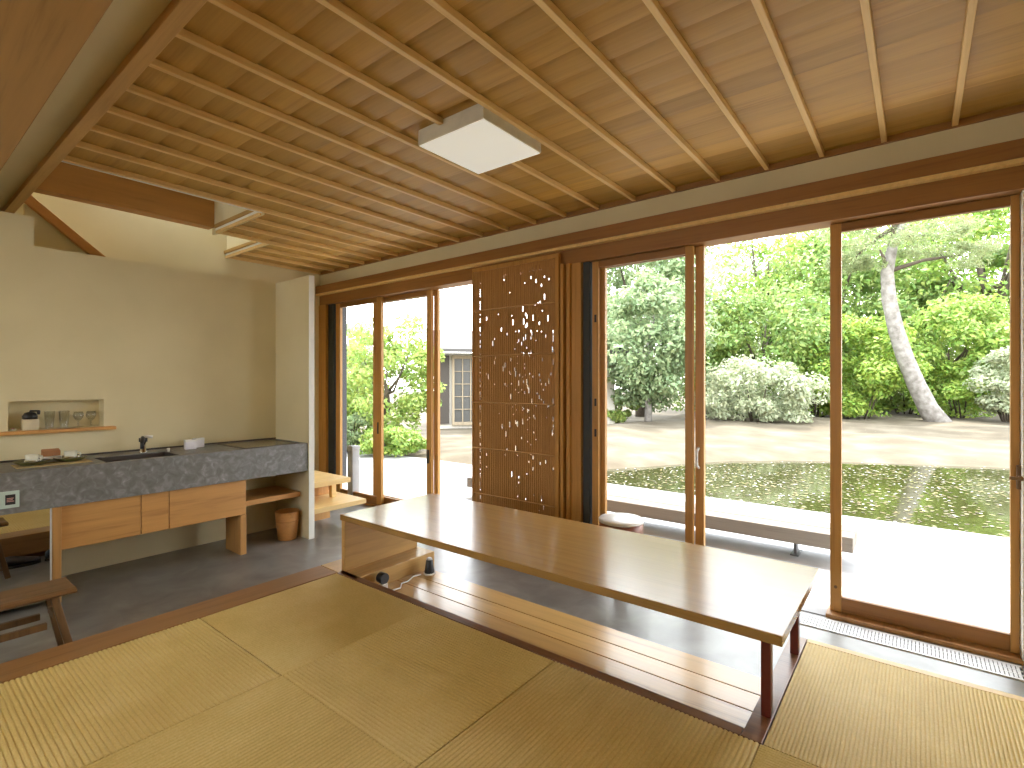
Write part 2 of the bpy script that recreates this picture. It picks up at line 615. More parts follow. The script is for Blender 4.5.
struct(ev.build('ceiling_eave', 'beam'), 'timber eave outside over the windows', 'eave')

# diagonal trim and the shaded panel below it, behind the loft opening
p0, p1 = at(33, 4.35, py=199), at(104, 4.60, py=259)
x_ = -5.55
def onx(px, py, x):
    a = (px - 512) / F_PX
    dx, dy, dz = -S_ + C_ * a, C_ + S_ * a, -(py - 382) / F_PX
    t = x / dx
    return Vector((x, dy * t, H + dz * t))
a0, a1 = onx(24, 196, x_), onx(112, 268, x_)
struct(MB().bar(a0, a1, .05, .07).build('trim_6', 'beamY', bevel=.003), 'slanting brown trim board above the kitchen wall', 'trim board')
tri = MB()
b0, b1 = onx(24, 200, x_ - .03), onx(112, 270, x_ - .03)
tri.prism([(b0.y, b0.z), (b1.y, b1.z), (b1.y, 2.0), (b0.y, 2.0)], 'X', x_ - .06, x_ - .025)
struct(tri.build('wall_slope', 'plaster'), 'plaster panel under the slanting trim board', 'wall')

# ---- ceiling: lapped boards + battens
cm = MB()
pitch = .152
yk = .7435
nb = 19
def cleft(y):
    return -4.11 if y < 1.97 else (-4.94 if y < 2.43 else -5.85)
for k in range(nb):
    y0 = yk + pitch * k
    y1 = min(y0 + pitch, YW + .005)
    if y0 >= YW - .01:
        break
    x0 = cleft(y0 + .02)
    prof = []
    seg = 6
    for i in range(seg + 1):
        t = i / seg
        prof.append((y0 + (y1 - y0) * t, ZC + .019 * ((1 - t) ** 1.7)))
    prof += [(y1, ZC + .05), (y0, ZC + .05)]
    cm.prism(prof, 'X', x0, XR)
ceil = struct(cm.build('ceiling', 'ceil'), 'lapped wooden board ceiling with thin battens', 'ceiling')
k = 0
FX0, FX1, FY0, FY1 = -2.118, -1.648, 1.866, 2.35
while True:
    bx = .153 - .2985 * k
    if bx < -5.84:
        break
    ys0 = .744 if bx > -4.1 else (1.985 if bx > -4.93 else 2.445)
    spans = [(ys0, YW)]
    if FX0 < bx - .016 and bx + .016 < FX1:
        spans = [(ys0, FY0 - .004), (FY1 + .004, YW)]
    for s0, s1 in spans:
        MB().box(bx - .013, bx + .013, s0, min(s1, YW - .024), ZC - .028, ZC + .004).build('batten', 'batten', ceil, bevel=.002)
    k += 1
MB().box(-4.122, -4.111, .745, 1.985, ZC - .01, ZC + .04).build('edge_strip', 'plaster_white', ceil)
MB().box(-4.948, -4.941, 1.985, 2.444, ZC - .01, ZC + .03).build('edge_strip', 'plaster_white', ceil)
for xa, xb, yy in ((-4.94, -4.12, 1.984), (-5.85, -4.948, 2.444)):
    MB().box(xa, xb, yy - .016, yy - .001, ZC - .002, ZC + .028).build('edge_strip', 'plaster_white', ceil)
    MB().box(xa, xb, yy - .014, yy - .001, ZC - .028, ZC - .003).build('edge_batten', 'batten', ceil)
struct(B(-5.85, XR, YW - .022, YW + .004, ZC - .03, ZC + .02).build('trim_20', 'frameX', bevel=.002), 'thin brown cornice strip between ceiling and window wall', 'trim strip')
# trim board that closes the ceiling, plaster strip, big beam
struct(B(-5.70, XR, .683, .742, 2.715, 2.756).build('trim_7', 'fascia', bevel=.003), 'wooden fascia board along the edge of the ceiling', 'trim board')
struct(B(-5.70, XR, .2, .69, 2.757, 2.80).build('ceiling_strip', 'plaster'), 'cream plaster strip between the big beam and the fascia board', 'ceiling')
struct(B(-5.70, XR, .235, .453, 2.5, 2.9).build('trim_8', 'beam', bevel=.006), 'big brown beam overhead at the top left corner', 'beam')
struct(B(-4.13, XR, YB, .235, 2.757, 2.80).build('ceiling_rear', 'plaster'), 'plaster ceiling behind the big beam', 'ceiling')
struct(B(-5.12, -5.0, .75, 1.985, 2.80, 3.08).build('trim_9', 'beamY', bevel=.004), 'broad brown beam above the kitchen beside the skylight', 'beam')

# ------------------------------------------------------------------ window wall
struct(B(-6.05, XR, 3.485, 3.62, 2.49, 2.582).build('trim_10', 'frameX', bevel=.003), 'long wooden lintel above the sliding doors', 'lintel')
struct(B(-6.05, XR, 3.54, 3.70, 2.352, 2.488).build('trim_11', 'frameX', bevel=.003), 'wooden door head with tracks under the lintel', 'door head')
struct(B(-6.05, XR, 3.487, 3.537, 2.466, 2.489).build('trim_18', 'batten', bevel=.002), 'pale strip standing in for the lit lower edge of the lintel', 'trim strip')  # light on the lintel's underside, put in as a paler strip
for i, (xa, xb) in enumerate(((-5.84, -3.80), (-.43, XR))):
    struct(B(xa, xb, 3.56, 3.72, -.03, .022).build('trim_12', 'frameY', bevel=.003), 'brown wooden sill track below the sliding doors', 'sill')
struct(B(-3.80, -.43, 3.56, 3.72, -.03, .001).build('floor_sill', 'terrace'), 'pale flush threshold in the open doorways', 'threshold')
struct(B(-3.80, -.43, 3.565, 3.573, -.02, .004).build('trim_21', 'counter_dark'), 'thin dark guide rail set into the threshold', 'rail')
jl = MB(); jl.box(-6.05, -5.86, 3.49, 3.70, 0, 2.49); jl.box(-5.86, -5.70, 3.53, 3.70, 0, 2.352)
struct(jl.build('trim_13', 'frameZ', bevel=.003), 'wooden door jamb beside the plaster partition', 'jamb')
struct(B(-5.69, -5.575, 3.56, 3.66, 0, 2.352).build('trim_14', 'charcoal', bevel=.004), 'dark sealing strip of the door frame next to the partition', 'seal strip')
jm = MB(); jm.box(-2.262, -2.235, 3.49, 3.54, 0, 2.352); jm.box(-2.215, -2.185, 3.51, 3.54, 0, 2.352); jm.box(-2.36, -2.10, 3.54, 3.70, 0, 2.352)
struct(jm.build('trim_15', 'frameZ', bevel=.003), 'wooden post between the woven screen and the wide glass door', 'post')
struct(B(-2.09, -2.03, 3.56, 3.66, 0.02, 2.352).build('trim_16', 'charcoal', bevel=.004), 'dark sealing strip beside the middle post', 'seal strip')
struct(B(.408, XR, 3.56, 3.70, 0, 2.352).build('trim_17', 'plaster_white', bevel=.003), 'pale door jamb at the right end of the windows', 'jamb')


def sash(name, x0, x1, y, label, stile=.055, stile2=None):
    stile2 = stile2 or stile
    d = sempty(name, (x0, y, .022), label, 'glass door')
    z0, z1 = .024, 2.35
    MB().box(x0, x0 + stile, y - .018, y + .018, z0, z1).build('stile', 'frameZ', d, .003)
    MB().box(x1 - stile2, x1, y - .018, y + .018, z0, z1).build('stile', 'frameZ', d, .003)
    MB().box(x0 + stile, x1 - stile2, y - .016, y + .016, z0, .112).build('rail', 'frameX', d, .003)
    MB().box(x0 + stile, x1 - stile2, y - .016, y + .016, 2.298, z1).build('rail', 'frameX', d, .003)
    MB().box(x0 + stile - .005, x1 - stile2 + .005, y - .004, y + .004, .11, 2.30).build('pane', 'glass', d)
    return d


d1 = sash('door_1', -5.56, -4.68, 3.60, 'wooden framed glass sliding door closest to the plaster partition', .085)
d2 = sash('door_2', -4.885, -3.92, 3.645, 'wooden framed glass sliding door with a small dark latch plate', .07)
d3 = sash('door_3', -4.95, -3.87, 3.69, 'wooden framed sliding door stacked behind the one with the latch plate', .06)
d4 = sash('door_4', -2.02, -1.226, 3.60, 'wooden framed glass sliding door to the right of the middle post', .055)
d5 = sash('door_5', -1.99, -1.165, 3.645, 'wooden framed glass door stacked behind the one at the middle post', .06)
d6 = sash('door_6', -.415, .406, 3.645, 'wooden framed glass door at the far right with a brown lever', .058, .034)
MB().box(-3.985, -3.945, 3.621, 3.628, .56, .70).build('latch_plate', 'black', d2, .002)
MB().box(-4.745, -4.725, 3.575, 3.583, .82, .95).build('latch_plate', 'black', d1, .002)
hd = MB(); hd.tube([(-1.20, 3.627, .80), (-1.20, 3.59, .82), (-1.20, 3.585, .87), (-1.20, 3.59, .92), (-1.20, 3.627, .94)], .009, 10)
hd.build('handle', 'alu', d5)
for z in (1.0, 1.24, 1.9):
    MB().box(-1.998, -1.98, 3.577, 3.583, z - .03, z + .03).build('latch_plate', 'black', d4, .002)
lv = MB(); lv.box(.392, .42, 3.60, 3.628, .86, .98); lv.bar((.405, 3.60, .92), (.405, 3.56, .92), .02, .02); lv.bar((.36, 3.56, .905), (.36, 3.56, 1.02), .016, .016); lv.bar((.36, 3.56, .92), (.412, 3.56, .92), .016, .016)
lv.build('lever', 'stool', d6, .003)
MB().tube([(-.386, 3.622, .17), (-.386, 3.629, .17)], .009, 12).build('plug', 'stool', d6)

# woven screen
sx0, sx1, sy = -3.222, -2.272, 3.50
scr = thing('sliding_screen', 'brown woven bark sliding screen between the two groups of glass doors', 'screen', ((sx0 + sx1) / 2, sy, .03))
sf = MB()
sf.box(sx0, sx0 + .012, sy - .012, sy + .012, .03, 2.44)
sf.box(sx1 - .035, sx1, sy - .016, sy + .016, .03, 2.44)
sf.box(sx0 + .012, sx1 - .035, sy - .012, sy + .012, 2.405, 2.44)
sf.box(sx0 + .012, sx1 - .035, sy - .012, sy + .012, .03, .065)
sf.build('frame', 'frameZ', scr, .002)
wv = MB()
nx, nz = 84, 300
zz = np.linspace(.06, 2.41, nz + 1)
xx = np.linspace(sx0 + .011, sx1 - .034, nx + 1)
hole = np.zeros((nx, nz), bool)
r2 = random.Random(21)
for zi in range(nz):   # the dashed slit near the free edge
    if 3 <= zi < nz - 12 and (zi // 5) % 3 != 2 and r2.random() < .6:
        hole[7, zi] = True
for _ in range(185):
    i = int(min(nx - 3, max(14, r2.gauss(58, 17))))
    j = int(min(nz - 10, max(14, r2.gauss(180, 66))))
    for q in range(r2.choice([1, 1, 2, 3, 4, 6])):
        hole[i, min(nz - 4, j + q)] = True
# each strip is a vertical ribbon with small thickness and a slight weave
for i in range(nx):
    run = None
    dy = .0012 * (1 if i % 2 else -1)
    for j in range(nz + 1):
        solid = j < nz and not hole[i, j]
        if solid and run is None:
            run = j
        if not solid and run is not None:
            wv.box(xx[i] - .0006, xx[i + 1] + .0006, sy + dy - .002, sy + dy + .002, zz[run], zz[j])
            run = None
wv.build('woven_panel', 'screen', scr)
for z in (.385, .80, 1.215, 1.635, 2.05):
    MB().tube([(sx0 + .012, sy - .009, z), (sx1 - .036, sy - .009, z)], .006, 8).build('cord', 'cord_tan', scr)

# floor grille under the glass
gv = thing('floor_grille', 'pale slotted floor vent grille along the glass door sill', 'floor grille', (-.3, 3.44, 0))
gb = MB(); gb.box(-2.0, .40, 3.365, 3.378, 0, .006); gb.box(-2.0, .40, 3.512, 3.525, 0, .006)
gb.build('frame', 'alu', gv)
B(-2.0, .40, 3.378, 3.512, 0, .0012).build('backing', 'grey_metal', gv)
gs = MB()
for i in range(149):
    x = -1.99 + i * .016
    gs.box(x, x + .012, 3.378, 3.512, .001, .005)
for i in range(1, 3):
    y = 3.378 + i * .0447
    gs.box(-2.0, .40, y - .003, y + .003, .001, .0055)
gs.build('slat', 'alu', gv)

# ------------------------------------------------------------------ ceiling lamp
lamp = thing('ceiling_light', 'square white paper ceiling lamp set between the battens', 'ceiling light', ((FX0 + FX1) / 2, (FY0 + FY1) / 2, ZC))
z0, z1 = ZC - .082, ZC
fr = MB()
fr.box(FX0, FX0 + .008, FY0, FY1, z0, z1); fr.box(FX1 - .008, FX1, FY0, FY1, z0, z1)
fr.box(FX0 + .008, FX1 - .008, FY0, FY0 + .008, z0, z1); fr.box(FX0 + .008, FX1 - .008, FY1 - .008, FY1, z0, z1)
fr.build('frame', 'lampside', lamp, .0015)
B(FX0 + .004, FX1 - .004, FY0 + .004, FY1 - .004, z0 - .004, z0 + .004).build('diffuser', 'paper', lamp)

# ------------------------------------------------------------------ long low table
tb = thing('low_table', 'long low wooden table with two red legs over the foot pit', 'table', (-1.62, 2.3, .2))
B(-2.895, -.352, 1.895, 2.695, .518, .555).build('table_top', 'table', tb, .003)
B(-2.885, -2.85, 1.90, 2.50, .2, .518).build('side_panel', 'tableY', tb, .002)
for y in (2.005, 2.545):
    B(-.443, -.41, y, y + .036, .2, .518).build('leg', 'red', tb, .003)
tag(tb, tb['label'], 'table')

# things in the pit
ch1 = thing('adapter', 'black conical adapter with a white rim standing on the pit planks', 'adapter', (-2.60, 2.39, .1))
MB().lathe((-2.60, 2.39, .106), [(.034, 0), (.034, .012), (.031, .03), (.023, .085), (.012, .095)]).build('body', 'black', ch1)
MB().lathe((-2.60, 2.39, .1), [(.04, 0), (.04, .007), (.036, .009)]).build('base_rim', 'white', ch1)
MB().lathe((-2.60, 2.39, .196), [(.02, 0), (.018, .008), (.01, .014)]).build('cap', 'white', ch1)
ch2 = thing('adapter', 'black adapter with a white block in the corner of the foot pit', 'adapter', (-2.62, 1.99, .1))
MB().tube([(-2.65, 2.02, .175), (-2.60, 2.02, .175)], .034, 16).build('body', 'black', ch2, .004)
B(-2.635, -2.595, 1.995, 2.04, .1, .145).build('plug', 'white', ch2, .004)
pts = [(-2.50, 1.955, .106), (-2.56, 2.03, .107), (-2.55, 2.10, .107), (-2.60, 2.15, .107), (-2.595, 2.20, .107), (-2.63, 2.27, .108), (-2.62, 2.33, .107)]
tag(MB().tube(pts, .0045, 8).build('cable', 'white', loc=(-2.56, 2.1, .1)), 'thin white cable zigzagging between the two black adapters', 'cable')

# ------------------------------------------------------------------ kitchen
CZ0, CZ1 = .61, .857
CX0, CX1 = -4.838, -4.26
# counter: concrete slab with a sink cut-out
cn = thing('kitchen_counter', 'thick grey concrete kitchen counter with sink along the cream wall', 'counter', (-4.55, 1.0, CZ0))
SY0, SY1, SX0, SX1 = 1.03, 1.474, -4.62, -4.315
c = MB()
c.box(CX0, CX1, -.9, SY0, CZ0, CZ1)
c.box(CX0, CX1, SY1, 2.464, CZ0, CZ1)
c.box(SX1, CX1, SY0, SY1, CZ0, CZ1)
c.box(CX0, SX0, SY0, SY1, CZ0, CZ1)
c.build('slab', 'counter', cn)
sb = MB()
sb.box(SX0, SX1, SY0, SY1, CZ0 + .03, CZ0 + .045)
sb.box(SX0, SX0 + .006, SY0, SY1, CZ0 + .045, CZ1 - .004); sb.box(SX1 - .006, SX1, SY0, SY1, CZ0 + .045, CZ1 - .004)
sb.box(SX0, SX1, SY0, SY0 + .006, CZ0 + .045, CZ1 - .004); sb.box(SX0, SX1, SY1 - .006, SY1, CZ0 + .045, CZ1 - .004)
sb.build('sink', 'counter_dark', cn)
MB().box(CX0, CX0 + .012, -.9, 2.464, CZ1, CZ1 + .012).build('back_joint', 'counter_dark', cn)
hob = thing('cooktop', 'flat dark bordered cooktop set into the counter beside the partition', 'cooktop', (-4.5, 2.1, CZ1))
hb = MB()
hx0, hx1, hy0, hy1 = -4.78, -4.285, 1.92, 2.40
hb.box(hx0, hx1, hy0, hy0 + .018, CZ1, CZ1 + .004); hb.box(hx0, hx1, hy1 - .018, hy1, CZ1, CZ1 + .004)
hb.box(hx0, hx0 + .018, hy0, hy1, CZ1, CZ1 + .004); hb.box(hx1 - .012, hx1, hy0, hy1, CZ1, CZ1 + .004)
hb.build('border', 'counter_dark', hob)
B(hx0 + .018, hx1 - .012, hy0 + .018, hy1 - .018, CZ1, CZ1 + .003).build('plate', plain('cooktop_glass', (.22, .20, .16), .25), hob)
# cabinet
cb = thing('cabinet', 'wooden cabinet with three fronts hanging under the grey counter', 'cabinet', (-4.55, 1.36, .0))
B(-4.80, -4.325, .80, 1.93, .335, CZ0 - .002).build('body', 'cabZ', cb)
for a, b in ((.793, 1.222), (1.227, 1.395), (1.40, 1.946)):
    B(-4.322, -4.30, a, b, .324, CZ0 - .008).build('drawer_front', 'cab', cb, .002)
B(-4.56, -4.29, 1.898, 1.946, 0, .322).build('leg_panel', 'cabZ', cb, .002)
B(-4.83, -4.265, .745, .789, 0.0, CZ0 - .002).build('side_panel', 'cabZ', cb, .002)
sh = tag(B(-4.80, -4.36, 1.952, 2.45, .372, .415).build('wall_shelf', 'cab', bevel=.003, loc=(-4.6, 2.17, .372)), 'open brown wooden shelf board above the waste bin', 'shelf')
# mirror panel
mp_ = thing('mirror_panel', 'polished mirror panel under the counter reflecting mats and stool', 'mirror', (-4.29, .3, 0))
B(-4.295, -4.28, -.88, .738, .03, CZ0 - .004).build('mirror', 'mirror', mp_)
B(-4.30, -4.272, .7365, .7435, .0, CZ0 - .004).build('edge', 'alu', mp_)
# waste bin
wb = thing('waste_bin', 'round tapered wooden waste bin on the floor under the shelf', 'waste bin', (-4.42, 2.36, 0))
MB().lathe((-4.42, 2.36, 0), [(.072, 0), (.078, .005), (.103, .25), (.098, .25), (.074, .012), (.0, .012)], 32, False).build('body', 'bin', wb)
MB().lathe((-4.42, 2.36, .165), [(.0945, 0), (.0957, 0), (.0967, .01), (.0955, .01)], 32, False).build('hoop', 'bin', wb)
# outlet display on the counter face
op = thing('wall_remote', 'pale green control panel with a small dark display on the counter front', 'control panel', (CX1, .5, .72))
B(CX1, CX1 + .012, .40, .592, .648, .748).build('plate', 'outlet', op, .002)
B(CX1 + .012, CX1 + .0135, .53, .574, .668, .728).build('display', 'black', op)
dd = MB()
for k_, (z, l) in enumerate(((.706, .030), (.697, .026), (.688, .032))):
    dd.box(CX1 + .0135, CX1 + .0145, .536, .536 + l, z - .0025, z + .0025)
dd.build('display_text', 'pinkish', op)
# faucet
fa = thing('faucet', 'black and chrome swivel faucet behind the sink', 'faucet', (-4.66, 1.30, CZ1))
fx, fy = -4.66, 1.34
MB().lathe((fx, fy, CZ1), [(.028, 0), (.028, .01), (.02, .014), (.018, .09)]).build('base', 'chrome', fa)
MB().tube([(fx, fy, CZ1 + .085), (fx, fy, CZ1 + .115)], .028, 16).build('body', 'black', fa)
MB().tube([(fx, fy, CZ1 + .10), (fx + .06, fy - .02, CZ1 + .12), (fx + .12, fy - .04, CZ1 + .09), (fx + .135, fy - .045, CZ1 + .045)], [.016, .014, .013, .012], 12).build('spout', 'black', fa)
MB().tube([(fx, fy, CZ1 + .118), (fx + .02, fy + .02, CZ1 + .125), (fx + .03, fy + .055, CZ1 + .12)], [.012, .01, .012], 10).build('lever', 'white', fa)
pc = thing('stopper', 'small pale round knob on the sink rim', 'knob', (-4.60, 1.44, CZ1))
MB().lathe((-4.60, 1.49, CZ1), [(.010, 0), (.008, .012), (.012, .018), (.010, .026)], 16).build('body', 'white', pc)
# two white cards/boxes
for i, (x, y, w, lab) in enumerate(((-4.62, 1.65, .0, 'white paper box on the counter, left one of two beside the sink'), (-4.70, 1.74, .0, 'white paper box partly behind another box on the counter'))):
    t = thing('paper_box', lab, 'box', (x, y, CZ1), 'white boxes on the counter')
    B(x - .02, x + .02, y - .04, y + .04, CZ1, CZ1 + .076).build('body', plain('white_card', (.78, .76, .80), .6), t, .003)
    B(x - .0205, x + .0205, y - .0405, y + .0405, CZ1 + .06, CZ1 + .0775).build('lid', 'white', t, .002)
# serving mat, cups, saucers, sugar box
sm = tag(B(-4.60, -4.40, .60, .975, CZ1, CZ1 + .006).build('serving_mat', 'mat', bevel=.002, loc=(-4.5, .79, CZ1)), 'thin woven straw mat lying on the counter under the cups', 'mat')
ZT = CZ1 + .006
def cupset(x, y, lab1, lab2):
    s = MB().lathe((x, y, ZT), [(.05, 0), (.06, .004), (.09, .024), (.09, .028), (.05, .009), (0, .008)], 32, False).build('saucer', 'saucer', loc=(x, y, ZT))
    tag(s, lab1, 'saucer', 'olive saucers on the counter')
    t = thing('cup', lab2, 'cup', (x, y, ZT + .008), 'pale cups on the counter')
    MB().lathe((x, y, ZT + .009), [(.018, 0), (.027, .006), (.033, .03), (.034, .058), (.0315, .058), (.030, .03), (.024, .01), (0, .008)], 32, False).build('body', 'cup', t)
    MB().tube([(x + .008, y + .031, ZT + .056), (x + .008, y + .048, ZT + .054), (x + .008, y + .053, ZT + .042), (x + .008, y + .043, ZT + .03), (x + .008, y + .030, ZT + .028)], .005, 8).build('handle', 'cup', t)
    sp = tag(MB().tube([(x + .055, y - .045, ZT + .031), (x + .05, y - .0, ZT + .030), (x + .052, y + .05, ZT + .031)], [.009, .003, .003], 8).build('spoon', 'chrome', loc=(x + .05, y, ZT + .015)), 'small spoon on the saucer of the ' + ('cup beside the niche wall end' if y < .75 else 'cup next to the sink'), 'spoon')
cupset(-4.50, .685, 'olive green saucer farther from the sink', 'pale cup on its saucer farther from the sink')
cupset(-4.53, .885, 'olive green saucer closer to the sink', 'pale cup on its saucer closer to the sink')
sg = thing('sachet_box', 'small box of brown sachets between the two cups', 'box', (-4.60, .80, ZT))
B(-4.64, -4.56, .745, .845, CZ1 + .006, CZ1 + .045).build('body', 'white', sg, .003)
mbx = MB()
mbx.box(-4.632, -4.568, .75, .84, CZ1 + .045, CZ1 + .085, Matrix.Rotation(.18, 3, 'Y'))
mbx.build('sachets', 'tan_box', sg, .003)
# niche shelf and what stands on it
ns = tag(B(KX - .128, KX + .06, .40, 1.205, NZ0 - .026, NZ0 - .001).build('niche_shelf', 'cab', bevel=.006, loc=(KX, .8, NZ0 - .026)), 'brown shelf board in the wall niche', 'shelf')
nx_ = KX - .03
gm = thing('coffee_grinder', 'cream coffee grinder with dark crank in the wall niche', 'coffee grinder', (nx_, .735, NZ0))
B(nx_ - .045, nx_ + .045, .69, .775, NZ0, NZ0 + .075).build('body', 'cream_box', gm, .003)
MB().lathe((nx_, .732, NZ0 + .075), [(.04, 0), (.042, .02), (.028, .045), (.01, .05)]).build('hopper', 'black', gm)
cr = MB(); cr.tube([(nx_, .732, NZ0 + .12), (nx_, .732, NZ0 + .132), (nx_ + .01, .775, NZ0 + .13)], .006, 8); cr.lathe((nx_ + .01, .775, NZ0 + .105), [(.008, 0), (.011, .02), (.008, .03)], 12)
cr.build('crank', 'black', gm)
for y, lab in ((.835, 'tall clear tumbler beside the coffee grinder'), (.915, 'tall clear tumbler beside the round goblets')):
    g = MB().lathe((nx_, y, NZ0), [(.022, 0), (.031, .125), (.029, .125), (.021, .01), (0, .008)], 24, False).build('tumbler', 'tumbler', loc=(nx_, y, NZ0))
    tag(g, lab, 'glass', 'tall glasses in the niche')
for y, lab in ((.995, 'small round goblet next to the tall tumblers'), (1.07, 'small round goblet at the end of the niche')):
    g = MB().lathe((nx_, y, NZ0), [(.026, 0), (.026, .003), (.005, .008), (.005, .045), (.018, .055), (.033, .085), (.026, .115), (.024, .115), (.031, .085), (.017, .058), (0, .054)], 24, False).build('goblet', 'tumbler', loc=(nx_, y, NZ0))
    tag(g, lab, 'glass', 'round goblets in the niche')
cd = thing('small_dish', 'tiny white and red dish beside the coffee grinder', 'dish', (nx_, .645, NZ0))
MB().lathe((nx_, .645, NZ0), [(.012, 0), (.022, .01), (.02, .011), (0, .004)], 16, False).build('bowl', 'white', cd)
MB().lathe((nx_, .645, NZ0 + .005), [(.014, 0), (.010, .01), (.003, .014)], 12).build('sweet', 'pinkish', cd)

# ------------------------------------------------------------------ wooden stool by the mirror
st = thing('wooden_stool', 'worn brown wooden stool with splayed legs on the kitchen floor', 'stool', (-3.36, .40, 0))
sz = .368
seat = MB()
pr = [(-3.44, sz), (-3.24, sz), (-3.218, sz + .006), (-3.21, sz + .014), (-3.218, sz + .024), (-3.24, sz + .029), (-3.34, sz + .024), (-3.44, sz + .029), (-3.462, sz + .022), (-3.466, sz + .012)]
seat.prism(pr, 'Y', .13, .655)
seat.build('seat', 'stoolY', st, .005)
for sx, ox in ((-3.262, .045), (-3.42, -.045)):
    for yy, oy in ((.575, .075), (.195, -.075)):
        MB().bar((sx, yy, sz + .002), (sx + ox, yy + oy, 0), .03, .034, up=(1, 0, 0)).build('leg', 'stool', st, .003)
for sx in (-3.285, -3.40):
    MB().bar((sx + (.02 if sx > -3.35 else -.02), .22, .235), (sx + (.02 if sx > -3.35 else -.02), .55, .235), .022, .03).build('stretcher', 'stool', st, .002)
MB().bar((-3.42, .59, .26), (-3.31, .59, .26), .022, .03).build('stretcher', 'stool', st, .002)
MB().bar((-3.42, .18, .26), (-3.31, .18, .26), .022, .03).build('stretcher', 'stool', st, .002)

# pair of shoes below the platform edge (seen in the mirror)
def shoe(x, y, lab):
    t = thing('shoe', lab, 'shoe', (x, y, 0), 'dark shoes by the platform')
    m = MB()
    secs = [(-.125, .026, .055), (-.10, .034, .075), (-.05, .034, .078), (0, .036, .066), (.05, .042, .05), (.095, .038, .042), (.125, .022, .034)]
    vs = []; sg_ = 12
    for yy, w, h_ in secs:
        for k in range(sg_):
            a = 2 * math.pi * k / sg_
            vs.append((x + w * math.cos(a), y + yy, .012 + max(0, h_ * (.5 + .5 * math.sin(a)))))
    fs = [(i * sg_ + k, i * sg_ + (k + 1) % sg_, (i + 1) * sg_ + (k + 1) % sg_, (i + 1) * sg_ + k) for i in range(len(secs) - 1) for k in range(sg_)]
    fs += [tuple(range(sg_)), tuple((len(secs) - 1) * sg_ + k for k in range(sg_))]
    m.add(vs, fs, True)
    m.build('upper', 'shoe', t)
    s = MB(); n = 24
    vs = []
    for z in (0, .013):
        for k in range(n):
            a = 2 * math.pi * k / n
            vs.append((x + .042 * math.cos(a) * (1 + .12 * math.sin(a)), y + .13 * math.sin(a), z))
    s.add(vs, [tuple(range(n)), tuple(range(n, 2 * n))] + [(k, (k + 1) % n, n + (k + 1) % n, n + k) for k in range(n)])
    s.build('sole', 'black', t)
shoe(-3.20, .74, 'dark shoe by the platform edge, farther one in the mirror panel')
shoe(-3.20, 1.02, 'dark shoe by the platform edge beside the mirror rim')

# ------------------------------------------------------------------ steps behind the partition
sp = thing('step_bench', 'pale two-level wooden step bench behind the plaster partition', 'step bench', (-4.8, 2.8, 0))
B(-5.30, -4.27, 2.535, 3.09, .205, .25).build('tread', 'shelf', sp, .003)
B(-5.30, -4.43, 2.535, 3.02, .405, .452).build('tread', 'shelf', sp, .003)
B(-5.25, -4.76, 2.56, 3.0, 0, .203).build('base_panel', 'cabZ', sp, .002)
B(-5.25, -4.75, 2.56, 2.98, .252, .403).build('riser', 'cabZ', sp, .002)
B(-4.62, -4.57, 2.90, 2.95, .252, .403).build('post', 'shelf', sp, .002)

# ------------------------------------------------------------------ round stool by the window
rs = thing('round_stool', 'round red-brown stool with sky sheen painted on its top between table and glass door', 'stool', (-1.63, 3.285, 0))
rx, ry = -1.625, 3.29
MB().lathe((rx, ry, .425), [(.145, 0), (.155, .004), (.157, .018), (.150, .025), (0, .026)], 40, False).build('seat', plain('seat_sky_sheen', (.80, .78, .75), .3), rs)  # near-white base colour puts the sky's sheen on the seat
rd = noisy('stool_lacquer', [(.3, (.17, .05, .022)), (.7, (.26, .085, .04))], scale=9, rough=.4)
band = MB()
seg = 48
vs = []
for r, z in ((.150, .425), (.150, .33), (.128, .33), (.128, .425)):
    for k in range(seg):
        a = 2 * math.pi * k / seg
        vs.append((rx + r * math.cos(a), ry + r * math.sin(a), z))
band.add(vs, [(i * seg + k, i * seg + (k + 1) % seg, ((i + 1) % 4) * seg + (k + 1) % seg, ((i + 1) % 4) * seg + k) for i in range(4) for k in range(seg)], True)
band.build('apron', rd, rs)
for k in range(4):
    a = math.radians(20 + 90 * k)
    lg = MB()
    n = 7
    for j in range(n):
        pass
    vs = []
    for z, w in ((.34, .36), (.30, .24), (.2, .2), (0, .2)):
        for rr in (.150 + (.34 - z) * .06, .128 + (.34 - z) * .06):
            for q in range(n):
                b = a + (q / (n - 1) - .5) * 2 * w
                vs.append((rx + rr * math.cos(b), ry + rr * math.sin(b), z))
    fs = []
    for lv_ in range(3):
        o, p = lv_ * 2 * n, (lv_ + 1) * 2 * n
        for q in range(n - 1):
            fs += [(o + q, o + q + 1, p + q + 1, p + q), (o + n + q, o + n + q + 1, p + n + q + 1, p + n + q)]
        fs += [(o, o + n, p + n, p), (o + n - 1, o + 2 * n - 1, p + 2 * n - 1, p + n - 1)]
    o = 3 * 2 * n
    fs += [(o + q, o + q + 1, o + n + q + 1, o + n + q) for q in range(n - 1)]
    fs += [(q, q + 1, n + q + 1, n + q) for q in range(n - 1)]
    lg.add(vs, fs, False)
    lg.build('leg', rd, rs)

# ------------------------------------------------------------------ outdoors
struct(B(-40, 25, 3.66, 6.40, -.35, -.002).build('terrace', 'terrace'), 'sunlit pale concrete terrace outside the glass doors', 'terrace')
